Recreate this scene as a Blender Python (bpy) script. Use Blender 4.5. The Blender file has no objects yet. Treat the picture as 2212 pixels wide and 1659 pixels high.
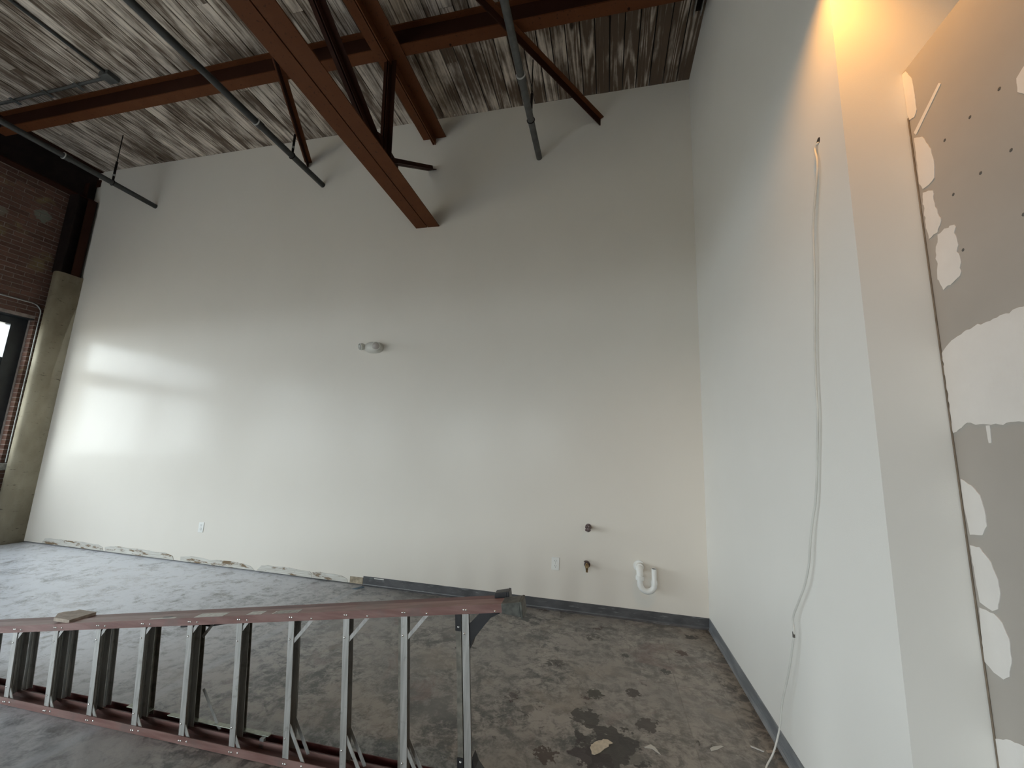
import bpy, math, random
from mathutils import Vector, Matrix
random.seed(7)
SC = bpy.context.scene
COL = SC.collection
PI = math.pi

def lin(r, g, b):
    def f(c):
        c /= 255.0
        return c / 12.92 if c <= 0.04045 else ((c + 0.055) / 1.055) ** 2.4
    return (f(r), f(g), f(b), 1.0)

# ------------------------------------------------------------------ camera
EYE = 1.55
YAW, PIT, ROL = -0.232, 0.16546, 0.04024
fw = Vector((math.sin(YAW) * math.cos(PIT), math.cos(YAW) * math.cos(PIT), math.sin(PIT)))
rt = Vector((math.cos(YAW), -math.sin(YAW), 0))
up = rt.cross(fw)
r2 = math.cos(ROL) * rt + math.sin(ROL) * up
u2 = -math.sin(ROL) * rt + math.cos(ROL) * up
cam = bpy.data.cameras.new('camera')
cam.lens = 870.9 / 2212 * 36
cam.sensor_width = 36
cam.sensor_fit = 'HORIZONTAL'
cam.clip_start = 0.05
cam_o = bpy.data.objects.new('camera', cam)
COL.objects.link(cam_o)
cam_o.matrix_world = Matrix(((r2.x, u2.x, -fw.x, 0), (r2.y, u2.y, -fw.y, 0), (r2.z, u2.z, -fw.z, EYE), (0, 0, 0, 1)))
SC.camera = cam_o

# ------------------------------------------------------------------ world, exposure
W = bpy.data.worlds.new('overcast_sky')
SC.world = W
W.use_nodes = True
bg = W.node_tree.nodes['Background']
bg.inputs['Color'].default_value = (0.885, 0.965, 1.0, 1)
bg.inputs['Strength'].default_value = 14.0
SC.view_settings.view_transform = 'Standard'
SC.view_settings.look = 'None'
SC.view_settings.gamma = 1.0
SC.view_settings.use_curve_mapping = False
SC.view_settings.exposure = 0.0
SC.cycles.max_bounces = 10
SC.cycles.diffuse_bounces = 6
SC.cycles.glossy_bounces = 4
SC.cycles.transparent_max_bounces = 12
SC.cycles.sample_clamp_indirect = 6.0
SC.cycles.use_denoising = True
SC.cycles.caustics_reflective = False

# room measures (metres): back wall plane, right wall plane, ceiling, ...
D, XR, H = 4.355, 0.937, 5.89
Y1, X2, ZT = 1.693, 1.1565, 3.106
XB = -8.35          # brick face
YF = -9.0           # front wall, behind the camera
XE = 4.0

LEFT_WINDOWS = [(1.35, 4.05, 1.10, 3.22), (-2.75, 0.75, 0.35, 3.22), (-6.9, -3.4, 0.35, 3.22)]      # y0 y1 z0 z1; unseen second and third enlarged to brighten the room
FRONT_WINDOWS = [(-7.9, -4.9, 0.2, 3.3), (-4.2, -1.8, 0.2, 3.3)]                                     # x0 x1 z0 z1; unseen, glazing enlarged for more light

def portal(loc, rot, sx, sy):
    l = bpy.data.lights.new('window_daylight', 'AREA')
    l.shape = 'RECTANGLE'; l.size = sx; l.size_y = sy
    l.cycles.is_portal = True
    o = bpy.data.objects.new('window_daylight', l); COL.objects.link(o)
    o.location = loc; o.rotation_euler = rot
for (y0, y1, z0, z1) in LEFT_WINDOWS:
    portal((XB - 0.33, (y0 + y1) / 2, (z0 + z1) / 2), (0, -PI / 2, 0), z1 - z0, y1 - y0)
for (x0, x1, z0, z1) in FRONT_WINDOWS:
    portal(((x0 + x1) / 2, YF - 0.28, (z0 + z1) / 2), (PI / 2, 0, 0), x1 - x0, z1 - z0)

# ------------------------------------------------------------------ material helpers
class NT:
    def __init__(s, name):
        s.m = bpy.data.materials.new(name); s.m.use_nodes = True
        s.t = s.m.node_tree; s.n = s.t.nodes; s.l = s.t.links
        s.b = s.n['Principled BSDF']
    def node(s, typ, **kw):
        n = s.n.new(typ)
        for k, v in kw.items():
            setattr(n, k, v)
        return n
    def put(s, sock, v):
        if hasattr(v, 'is_output'):
            s.l.new(v, sock)
        else:
            sock.default_value = v
    def math(s, op, a, b=0.0, clamp=False):
        n = s.node('ShaderNodeMath', operation=op, use_clamp=clamp)
        s.put(n.inputs[0], a); s.put(n.inputs[1], b)
        return n.outputs[0]
    def pos(s, scale=(1, 1, 1), off=(0, 0, 0), rnd=False, obj=False):
        if obj:
            src = s.node('ShaderNodeTexCoord').outputs['Object']
        else:
            src = s.node('ShaderNodeNewGeometry').outputs['Position']
        if rnd:
            oi = s.node('ShaderNodeObjectInfo')
            mul = s.math('MULTIPLY', oi.outputs['Random'], 37.0)
            cb = s.node('ShaderNodeCombineXYZ')
            s.put(cb.inputs[0], mul); s.put(cb.inputs[1], s.math('MULTIPLY', mul, 2.3)); s.put(cb.inputs[2], mul)
            ad = s.node('ShaderNodeVectorMath', operation='ADD')
            s.l.new(src, ad.inputs[0]); s.l.new(cb.outputs[0], ad.inputs[1]); src = ad.outputs[0]
        mp = s.node('ShaderNodeMapping')
        mp.inputs['Scale'].default_value = scale; mp.inputs['Location'].default_value = off
        s.l.new(src, mp.inputs['Vector'])
        return mp.outputs[0]
    def noise(s, vec, scale, detail=4, rough=0.55, dist=0.0):
        n = s.node('ShaderNodeTexNoise')
        s.l.new(vec, n.inputs['Vector'])
        n.inputs['Scale'].default_value = scale; n.inputs['Detail'].default_value = detail
        n.inputs['Roughness'].default_value = rough; n.inputs['Distortion'].default_value = dist
        return n.outputs['Fac']
    def ramp(s, fac, a, b):
        n = s.node('ShaderNodeMapRange'); n.interpolation_type = 'SMOOTHSTEP'
        s.put(n.inputs['Value'], fac); n.inputs['From Min'].default_value = a; n.inputs['From Max'].default_value = b
        return n.outputs[0]
    def mix(s, fac, a, b, mode='MIX'):
        n = s.node('ShaderNodeMix', data_type='RGBA', blend_type=mode)
        s.put(n.inputs['Factor'], fac); s.put(n.inputs[6], a); s.put(n.inputs[7], b)
        return n.outputs[2]
    def bump(s, h, strength=0.2, dist=0.01):
        n = s.node('ShaderNodeBump')
        n.inputs['Strength'].default_value = strength; n.inputs['Distance'].default_value = dist
        s.l.new(h, n.inputs['Height']); s.l.new(n.outputs[0], s.b.inputs['Normal'])
    def sep(s):
        g = s.node('ShaderNodeNewGeometry'); x = s.node('ShaderNodeSeparateXYZ')
        s.l.new(g.outputs['Position'], x.inputs[0]); return x.outputs
    def out(s, color, rough=0.5, metal=0.0, spec=None):
        s.put(s.b.inputs['Base Color'], color); s.put(s.b.inputs['Roughness'], rough); s.put(s.b.inputs['Metallic'], metal)
        if spec is not None:
            s.put(s.b.inputs['Specular IOR Level'], spec)
        return s.m

def simple(name, c, rough=0.5, metal=0.0, vary=0.15, scale=9.0, bump=0.0, spec=None, obj=False):
    k = NT(name)
    n = k.noise(k.pos(obj=obj), scale, 5)
    dark = tuple(x * (1 - vary) for x in c[:3]) + (1,)
    lite = tuple(min(1, x * (1 + vary)) for x in c[:3]) + (1,)
    if bump:
        k.bump(k.noise(k.pos(obj=obj), scale * 12, 3), bump, 0.003)
    return k.out(k.mix(k.ramp(n, 0.3, 0.7), dark, lite), rough, metal, spec)

# painted wallboard, semi gloss
k = NT('semi_gloss_wall_paint')
n1 = k.noise(k.pos((1, 1, 0.6)), 1.3, 3)
n2 = k.noise(k.pos(), 260, 2)
n3 = k.noise(k.pos((1, 1, 0.35)), 7, 4)
k.bump(n2, 0.06, 0.002)
M_PAINT = k.out(k.mix(n1, (0.715, 0.675, 0.61, 1), (0.775, 0.735, 0.67, 1)), k.math('ADD', k.math('MULTIPLY', n3, 0.05), 0.16), 0, 0.08)
# flat paint of the right-hand walls
k = NT('matt_wall_paint')
n1 = k.noise(k.pos(), 2.0, 3)
k.bump(k.noise(k.pos(), 220, 2), 0.10, 0.003)
M_FLAT = k.out(k.mix(n1, (0.78, 0.765, 0.725, 1), (0.82, 0.805, 0.765, 1)), 0.55, 0, 0.3)
# bare wallboard paper
k = NT('bare_wallboard_paper')
n1 = k.noise(k.pos(), 3.0, 4); n2 = k.noise(k.pos((1, 1, 0.3)), 60, 3)
k.bump(n2, 0.06, 0.002)
M_BOARD = k.out(k.mix(n1, (0.36, 0.335, 0.30, 1), (0.43, 0.40, 0.36, 1)), 0.85, 0, 0.2)
k = NT('joint_compound')
n1 = k.noise(k.pos((1, 1, 1)), 9.0, 5)
k.bump(k.noise(k.pos((1, 4, 1)), 14, 4), 0.25, 0.004)
M_MUD = k.out(k.mix(n1, (0.66, 0.635, 0.60, 1), (0.76, 0.74, 0.71, 1)), 0.8, 0, 0.2)

# roof planks: weathered, whitewash worn off in streaks
k = NT('weathered_roof_plank')
v = k.pos((1, 0.16, 1), rnd=True)
gn = k.noise(k.pos((1, 0.055, 1), rnd=True), 5.0, 2, 0.45, 0.1)
grain = k.math('ADD', k.math('MULTIPLY', k.math('SINE', k.math('MULTIPLY', gn, 80.0)), 0.5), 0.5)
fine = k.noise(k.pos((1, 0.035, 1), rnd=True), 90, 4, 0.6)
patch = k.noise(k.pos((1, 0.45, 1), rnd=True), 4.5, 5, 0.6)
big = k.noise(k.pos((1, 0.8, 1)), 1.1, 4, 0.6)
x, y, z = k.sep()
rightdark = k.ramp(x, -1.5, 0.9)
f1 = k.math('ADD', k.math('ADD', k.math('MULTIPLY', grain, k.math('ADD', 0.12, k.math('MULTIPLY', rightdark, 0.14))), 0.06), k.math('MULTIPLY', fine, 0.45))
f2 = k.math('ADD', f1, k.math('MULTIPLY', patch, 0.95))
f3 = k.math('ADD', f2, k.math('MULTIPLY', big, 0.55))
f4 = k.math('SUBTRACT', f3, k.math('MULTIPLY', rightdark, 0.26))
oi = k.node('ShaderNodeObjectInfo')
f5 = k.math('ADD', f4, k.math('MULTIPLY', oi.outputs['Random'], 0.10))
fac = k.ramp(f5, 0.96, 1.42)
c1 = k.mix(fac, (0.125, 0.09, 0.065, 1), (0.76, 0.67, 0.575, 1))
knots = k.node('ShaderNodeTexVoronoi'); k.l.new(k.pos((1, 0.45, 1), rnd=True), knots.inputs['Vector']); knots.inputs['Scale'].default_value = 2.6
kn = k.ramp(knots.outputs['Distance'], 0.10, 0.04)
c2 = k.mix(kn, c1, (0.05, 0.035, 0.025, 1))
k.bump(k.math('ADD', grain, fine), 0.25, 0.004)
M_PLANK = k.out(c2, 0.8, 0, 0.2)
M_ROOFDARK = simple('dark_roof_underlay', (0.02, 0.015, 0.012, 1), 0.9)

# primed structural steel
k = NT('red_brown_primed_steel')
n1 = k.noise(k.pos(), 5, 5); n2 = k.noise(k.pos(), 38, 4)
c = k.mix(n1, (0.085, 0.027, 0.010, 1), (0.135, 0.050, 0.020, 1))
c = k.mix(k.ramp(n2, 0.60, 0.72), c, (0.055, 0.019, 0.009, 1))
k.bump(n2, 0.15, 0.003)
M_STEEL = k.out(c, 0.6, 0, 0.12)
k = NT('shaded_brown_primed_steel')  # same brown primer, darkened for the deep shadow on the beam web
n1 = k.noise(k.pos(), 5, 5)
M_STEELSHADE = k.out(k.mix(n1, (0.022, 0.007, 0.004, 1), (0.042, 0.015, 0.008, 1)), 0.65, 0, 0.12)
M_BLACKSTEEL = simple('old_black_steel', (0.014, 0.009, 0.008, 1), 0.65, 0, 0.3, spec=0.15)
M_PIPE = simple('dark_painted_pipe', (0.030, 0.031, 0.030, 1), 0.45, 0, 0.25, 14)
M_PIPEG = simple('grey_painted_pipe', (0.080, 0.082, 0.078, 1), 0.5, 0, 0.2, 14)
M_GALV = simple('galvanised_metal', (0.42, 0.43, 0.42, 1), 0.45, 0.7, 0.2, 30)
M_RINGW = simple('pale_pipe_ring', (0.55, 0.55, 0.53, 1), 0.4, 0.2, 0.1)

# brick, mortar, plaster smears
k = NT('old_red_brick')
oi = k.node('ShaderNodeObjectInfo')
n1 = k.noise(k.pos(), 30, 5)
base = k.mix(oi.outputs['Random'], (0.080, 0.040, 0.029, 1), (0.165, 0.085, 0.062, 1))
c = k.mix(k.ramp(n1, 0.35, 0.75), base, (0.115, 0.070, 0.055, 1))
n2 = k.noise(k.pos(), 3.2, 4)
c = k.mix(k.ramp(n2, 0.57, 0.68), c, (0.18, 0.13, 0.07, 1))
def blob(k, centre, rad, warp=0.1, sc=14):
    g = k.node('ShaderNodeNewGeometry')
    dn = k.node('ShaderNodeVectorMath', operation='DISTANCE')
    k.l.new(g.outputs['Position'], dn.inputs[0]); dn.inputs[1].default_value = centre
    w = k.math('MULTIPLY', k.math('SUBTRACT', k.noise(k.pos(), sc, 4), 0.5), warp * 2)
    return k.ramp(k.math('ADD', dn.outputs['Value'], w), rad, rad * 0.86)
c = k.mix(blob(k, (XB, 3.87, 4.80), 0.10, 0.06), c, (0.17, 0.17, 0.14, 1))
c = k.mix(k.math('MULTIPLY', blob(k, (XB, 3.45, 4.62), 0.07, 0.06), 0.7), c, (0.19, 0.17, 0.13, 1))
k.bump(n1, 0.5, 0.006)
M_BRICK = k.out(c, 0.85, 0, 0.2)
M_MORTAR = simple('grey_mortar', (0.26, 0.215, 0.19, 1), 0.95, 0, 0.2, 20, 0.4)

# cast concrete column
k = NT('cast_concrete')
n1 = k.noise(k.pos((1, 1, 0.5)), 4, 5); n2 = k.noise(k.pos((1, 1, 3.0)), 11, 5, 0.65); n3 = k.noise(k.pos(), 60, 3)
c = k.mix(k.ramp(n1, 0.3, 0.7), (0.25, 0.215, 0.15, 1), (0.36, 0.32, 0.235, 1))
c = k.mix(k.ramp(n2, 0.60, 0.72), c, (0.10, 0.08, 0.055, 1))
k.bump(k.math('ADD', n2, k.math('MULTIPLY', n3, 0.4)), 0.4, 0.006)
M_CONC = k.out(c, 0.75, 0, 0.3)

# floor: worn, stained concrete with old adhesive
k = NT('stained_concrete_floor')
x, y, z = k.sep()
nA = k.noise(k.pos(), 0.9, 5, 0.6, 0.5)
nB = k.noise(k.pos(), 3.6, 7, 0.66, 0.9)
nC = k.noise(k.pos((1, 1, 1), (4, 2, 0)), 15, 6, 0.68, 0.6)
nD = k.noise(k.pos((1, 1, 1), (9, 5, 0)), 70, 4, 0.6)
f = k.math('ADD', k.math('MULTIPLY', nB, 0.50), k.math('ADD', k.math('MULTIPLY', nC, 0.46), k.math('MULTIPLY', nD, 0.16)))
c = k.mix(k.ramp(f, 0.47, 0.64), (0.062, 0.065, 0.063, 1), (0.34, 0.32, 0.295, 1))
c = k.mix(k.math('MULTIPLY', k.ramp(x, -0.4, 0.7), 0.45), c, k.mix(k.ramp(nC, 0.35, 0.65), (0.22, 0.20, 0.18, 1), (0.36, 0.335, 0.305, 1)))
c = k.mix(k.math('MULTIPLY', k.ramp(nA, 0.42, 0.62), 0.55), c, (0.24, 0.23, 0.22, 1))
# reddish and brown smears
nR = k.noise(k.pos((1, 1, 1), (21, 3, 0)), 2.3, 6, 0.62, 0.8)
c = k.mix(k.math('MULTIPLY', k.ramp(nR, 0.56, 0.70), 0.55), c, (0.15, 0.095, 0.090, 1))
nT = k.noise(k.pos((1, 1, 1), (-7, 13, 0)), 1.7, 6, 0.6, 0.7)
c = k.mix(k.math('MULTIPLY', k.ramp(nT, 0.52, 0.66), 0.5), c, (0.28, 0.245, 0.205, 1))
# dark adhesive islands, to the right of the ladder's foot
vor = k.node('ShaderNodeTexVoronoi'); k.l.new(k.pos((1, 1, 0)), vor.inputs['Vector']); vor.inputs['Scale'].default_value = 3.4
wob = k.math('MULTIPLY', k.math('SUBTRACT', nC, 0.5), 0.9)
isl = k.ramp(k.math('ADD', vor.outputs['Distance'], wob), 0.21, 0.13)
isl = k.math('MULTIPLY', isl, k.ramp(x, -1.6, -0.5))
sel = k.node('ShaderNodeSeparateColor'); k.l.new(vor.outputs['Color'], sel.inputs[0])
isl = k.math('MULTIPLY', isl, k.ramp(sel.outputs[0], 0.35, 0.5))
c = k.mix(k.math('MULTIPLY', isl, 0.85), c, k.mix(sel.outputs[1], (0.032, 0.030, 0.024, 1), (0.055, 0.026, 0.022, 1)))
for (bx, by, br, bc) in [(0.03, 2.53, 0.15, (0.026, 0.022, 0.020, 1)), (-0.07, 2.44, 0.10, (0.028, 0.017, 0.019, 1)), (-0.11, 2.75, 0.085, (0.035, 0.030, 0.026, 1)),
                         (-0.07, 3.01, 0.05, (0.035, 0.032, 0.022, 1)), (0.43, 3.45, 0.035, (0.035, 0.035, 0.033, 1)), (0.60, 3.80, 0.045, (0.06, 0.028, 0.022, 1)),
                         (-0.31, 2.38, 0.055, (0.05, 0.028, 0.018, 1)), (0.15, 3.61, 0.03, (0.04, 0.038, 0.036, 1)), (0.18, 3.10, 0.045, (0.04, 0.028, 0.026, 1)),
                         (-1.10, 3.36, 0.07, (0.045, 0.04, 0.04, 1)), (0.24, 2.78, 0.06, (0.05, 0.04, 0.037, 1))]:
    c = k.mix(k.math('MULTIPLY', blob(k, (bx, by, 0), br * 1.05, br * 1.5, 1.7 / br), 0.9), c, bc)
# ghosts of lifted floor tiles near the right wall
tb = k.node('ShaderNodeTexBrick', offset=0.0, squash=1.0); k.l.new(k.pos((1, 1, 0), (0.13, 0.07, 0)), tb.inputs['Vector'])
tb.inputs['Scale'].default_value = 1.0; tb.inputs['Brick Width'].default_value = 0.305; tb.inputs['Row Height'].default_value = 0.305
tb.inputs['Mortar Size'].default_value = 0.004; tb.inputs['Color1'].default_value = (0.78, 0.78, 0.78, 1); tb.inputs['Color2'].default_value = (1.25, 1.23, 1.2, 1); tb.inputs['Mortar'].default_value = (0.55, 0.53, 0.5, 1)
c = k.mix(k.math('MULTIPLY', k.ramp(x, -0.1, 0.5), k.math('MULTIPLY', k.ramp(nB, 0.35, 0.6), 0.6)), c, k.mix(1.0, c, tb.outputs['Color'], 'MULTIPLY'))
# dirt along the right wall and in the corner
edge = k.math('MULTIPLY', k.ramp(k.math('ADD', x, k.math('MULTIPLY', nB, 0.3)), 0.86, 1.06), 0.75)
c = k.mix(edge, c, k.mix(k.ramp(nC, 0.4, 0.6), (0.045, 0.032, 0.022, 1), (0.26, 0.22, 0.17, 1)))
# line where a partition stood, scraped pale
line = k.math('ABSOLUTE', k.math('ADD', x, 2.665))
lm = k.math('MULTIPLY', k.ramp(k.math('ADD', line, k.math('MULTIPLY', k.math('SUBTRACT', nB, 0.5), 0.06)), 0.05, 0.025), 0.5)
c = k.mix(lm, c, (0.34, 0.36, 0.38, 1))
# old finish left of it, with the window's pale blue reflection painted in
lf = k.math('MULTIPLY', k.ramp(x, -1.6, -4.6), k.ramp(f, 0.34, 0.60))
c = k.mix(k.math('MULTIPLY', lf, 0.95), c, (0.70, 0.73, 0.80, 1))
# pale specks
vs = k.node('ShaderNodeTexVoronoi'); k.l.new(k.pos((1, 1, 0), (3, 8, 0)), vs.inputs['Vector']); vs.inputs['Scale'].default_value = 13
s2 = k.node('ShaderNodeSeparateColor'); k.l.new(vs.outputs['Color'], s2.inputs[0])
sp = k.math('MULTIPLY', k.ramp(k.math('ADD', vs.outputs['Distance'], k.math('MULTIPLY', nD, 0.22)), 0.22, 0.15), k.ramp(s2.outputs[0], 0.72, 0.80))
c = k.mix(k.math('MULTIPLY', sp, 0.8), c, (0.44, 0.42, 0.38, 1))
rough = k.math('ADD', k.math('MULTIPLY', nB, 0.30), k.math('MULTIPLY', isl, -0.10))
rough = k.math('ADD', rough, k.math('SUBTRACT', 0.24, k.math('MULTIPLY', lf, 0.10)))
k.bump(k.math('ADD', k.math('MULTIPLY', nB, 1.0), k.math('MULTIPLY', nC, 0.35)), 0.35, 0.012)
M_FLOOR = k.out(c, rough, 0, 0.5)

# vinyl base
k = NT('grey_vinyl_base')
n1 = k.noise(k.pos((1, 1, 2)), 6, 5); n2 = k.noise(k.pos((0.6, 0.6, 3)), 16, 4)
c = k.mix(k.ramp(n1, 0.35, 0.7), (0.060, 0.060, 0.064, 1), (0.10, 0.10, 0.105, 1))
c = k.mix(k.math('MULTIPLY', k.ramp(n2, 0.58, 0.74), 0.6), c, (0.26, 0.27, 0.28, 1))
M_VINYL = k.out(c, 0.38, 0, 0.5)
k = NT('window_lit_scuffed_vinyl_base')  # same vinyl, paler and bluer: window light put into the colour
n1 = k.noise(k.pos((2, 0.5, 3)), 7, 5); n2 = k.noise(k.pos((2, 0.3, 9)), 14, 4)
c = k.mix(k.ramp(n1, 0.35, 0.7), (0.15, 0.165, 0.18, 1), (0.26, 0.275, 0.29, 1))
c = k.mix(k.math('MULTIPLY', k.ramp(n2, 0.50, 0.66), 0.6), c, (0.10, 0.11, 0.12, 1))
M_VINYL_LIT = k.out(c, 0.3, 0, 0.5)

# torn wall foot
k = NT('torn_plaster')
n1 = k.noise(k.pos((0.5, 1, 2.2)), 9, 6, 0.65); n2 = k.noise(k.pos((0.25, 1, 6)), 20, 4)
c = k.mix(k.ramp(n2, 0.3, 0.7), (0.50, 0.475, 0.43, 1), (0.66, 0.65, 0.61, 1))
c = k.mix(k.ramp(n1, 0.51, 0.60), c, (0.21, 0.15, 0.095, 1))
k.bump(n1, 0.5, 0.006)
M_TORN = k.out(c, 0.9, 0, 0.2)
M_CORNERSHADE = simple('corner_shadow_brown', (0.20, 0.16, 0.12, 1), 0.9, 0, 0.2)  # soft brown painted for the shadow line in the corner
M_KRAFT = simple('brown_board_core', (0.36, 0.30, 0.22, 1), 0.9, 0, 0.3, 30, 0.3)

# ladder
def fibreglass(name, a, b):
    k = NT(name)
    n1 = k.noise(k.pos((0.12, 1, 1), obj=True), 26, 5); n2 = k.noise(k.pos((1, 1, 1), obj=True), 5, 5)
    c = k.mix(k.ramp(n1, 0.3, 0.7), a, b)
    c = k.mix(k.math('MULTIPLY', k.ramp(n2, 0.50, 0.68), 0.55), c, (0.155, 0.125, 0.115, 1))
    k.bump(n1, 0.12, 0.002)
    return k.out(c, 0.42, 0, 0.4)
M_FIBRE = fibreglass('faded_red_fibreglass', (0.175, 0.088, 0.076, 1), (0.27, 0.165, 0.148, 1))
M_FIBRE2 = fibreglass('dark_red_fibreglass', (0.085, 0.020, 0.018, 1), (0.14, 0.050, 0.044, 1))
k = NT('dull_aluminium')
n1 = k.noise(k.pos((8, 8, 0.6), obj=True), 9, 5); n2 = k.noise(k.pos(obj=True), 22, 5)
c = k.mix(k.ramp(n1, 0.3, 0.7), (0.36, 0.355, 0.34, 1), (0.50, 0.495, 0.48, 1))
c = k.mix(k.math('MULTIPLY', k.ramp(n2, 0.58, 0.72), 0.5), c, (0.24, 0.225, 0.20, 1))
M_ALU = k.out(c, 0.42, 0.45)
M_ALUD = simple('dark_olive_aluminium', (0.20, 0.185, 0.155, 1), 0.5, 0.3, 0.3, 25)  # darker olive brown, for the rear bars nearer the foot
M_RIVET = simple('bright_rivet', (0.75, 0.74, 0.72, 1), 0.25, 0.9, 0.05)
M_RUBBER = simple('grey_rubber_boot', (0.085, 0.088, 0.078, 1), 0.6, 0, 0.3, 40, 0.3)
M_BLACK = simple('black_painted_steel', (0.015, 0.015, 0.017, 1), 0.4, 0, 0.3)
M_STICK = simple('worn_paper_sticker', (0.55, 0.54, 0.50, 1), 0.6, 0, 0.18, 60)
M_STICKG = simple('scuffed_grey_sticker', (0.33, 0.32, 0.29, 1), 0.6, 0, 0.25, 60)
M_BAR = simple('greenish_zinc_bar', (0.36, 0.38, 0.32, 1), 0.4, 0.6, 0.2, 40)
M_SCRAP = simple('scrap_fibreboard', (0.44, 0.37, 0.31, 1), 0.85, 0, 0.15, 40, 0.3)

M_WHITE = simple('white_plastic', (0.78, 0.78, 0.75, 1), 0.3, 0, 0.03)
M_SLOT = simple('dark_slot', (0.03, 0.03, 0.03, 1), 0.6)
M_CREAM = simple('cream_lamp_housing', (0.62, 0.61, 0.56, 1), 0.35, 0, 0.05)
M_LENS = simple('lamp_lens', (0.42, 0.38, 0.35, 1), 0.15, 0, 0.1)
M_GREYLENS = simple('grey_lamp_lens', (0.26, 0.255, 0.235, 1), 0.2, 0, 0.1)
M_PVC = simple('white_pvc', (0.82, 0.83, 0.81, 1), 0.28, 0, 0.03)
M_BRASS = simple('tarnished_brass', (0.36, 0.25, 0.13, 1), 0.35, 0.85, 0.3, 40)
M_CHROME = simple('dull_chrome', (0.14, 0.105, 0.10, 1), 0.35, 0.6, 0.5, 70)
M_CABLE = simple('white_cable_sheath', (0.62, 0.61, 0.57, 1), 0.5, 0, 0.08)
M_TAPE = simple('dark_tape', (0.08, 0.07, 0.06, 1), 0.6)
M_CHIP = simple('cream_paint_chip', (0.62, 0.56, 0.45, 1), 0.7, 0, 0.1, 60, 0.2)
M_PAPER = simple('white_paper', (0.60, 0.60, 0.57, 1), 0.8, 0, 0.08)
M_FRAME = simple('black_window_frame', (0.022, 0.026, 0.030, 1), 0.35, 0, 0.2)
M_GROUND = simple('outdoor_paving', (0.25, 0.22, 0.18, 1), 0.9, 0, 0.2, 2)
k = NT('window_glass')
tr = k.node('ShaderNodeBsdfTransparent'); tr.inputs[0].default_value = (0.94, 0.95, 0.95, 1)
gl = k.node('ShaderNodeBsdfGlossy'); gl.inputs['Roughness'].default_value = 0.02
mx = k.node('ShaderNodeMixShader'); mx.inputs[0].default_value = 0.06
k.l.new(tr.outputs[0], mx.inputs[1]); k.l.new(gl.outputs[0], mx.inputs[2])
k.l.new(mx.outputs[0], k.n['Material Output'].inputs['Surface'])
M_GLASS = k.m
k = NT('glowing_bulb')
em = k.node('ShaderNodeEmission'); em.inputs[0].default_value = (1.0, 0.42, 0.10, 1); em.inputs[1].default_value = 25.0
k.l.new(em.outputs[0], k.n['Material Output'].inputs['Surface'])
M_BULB = k.m

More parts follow.
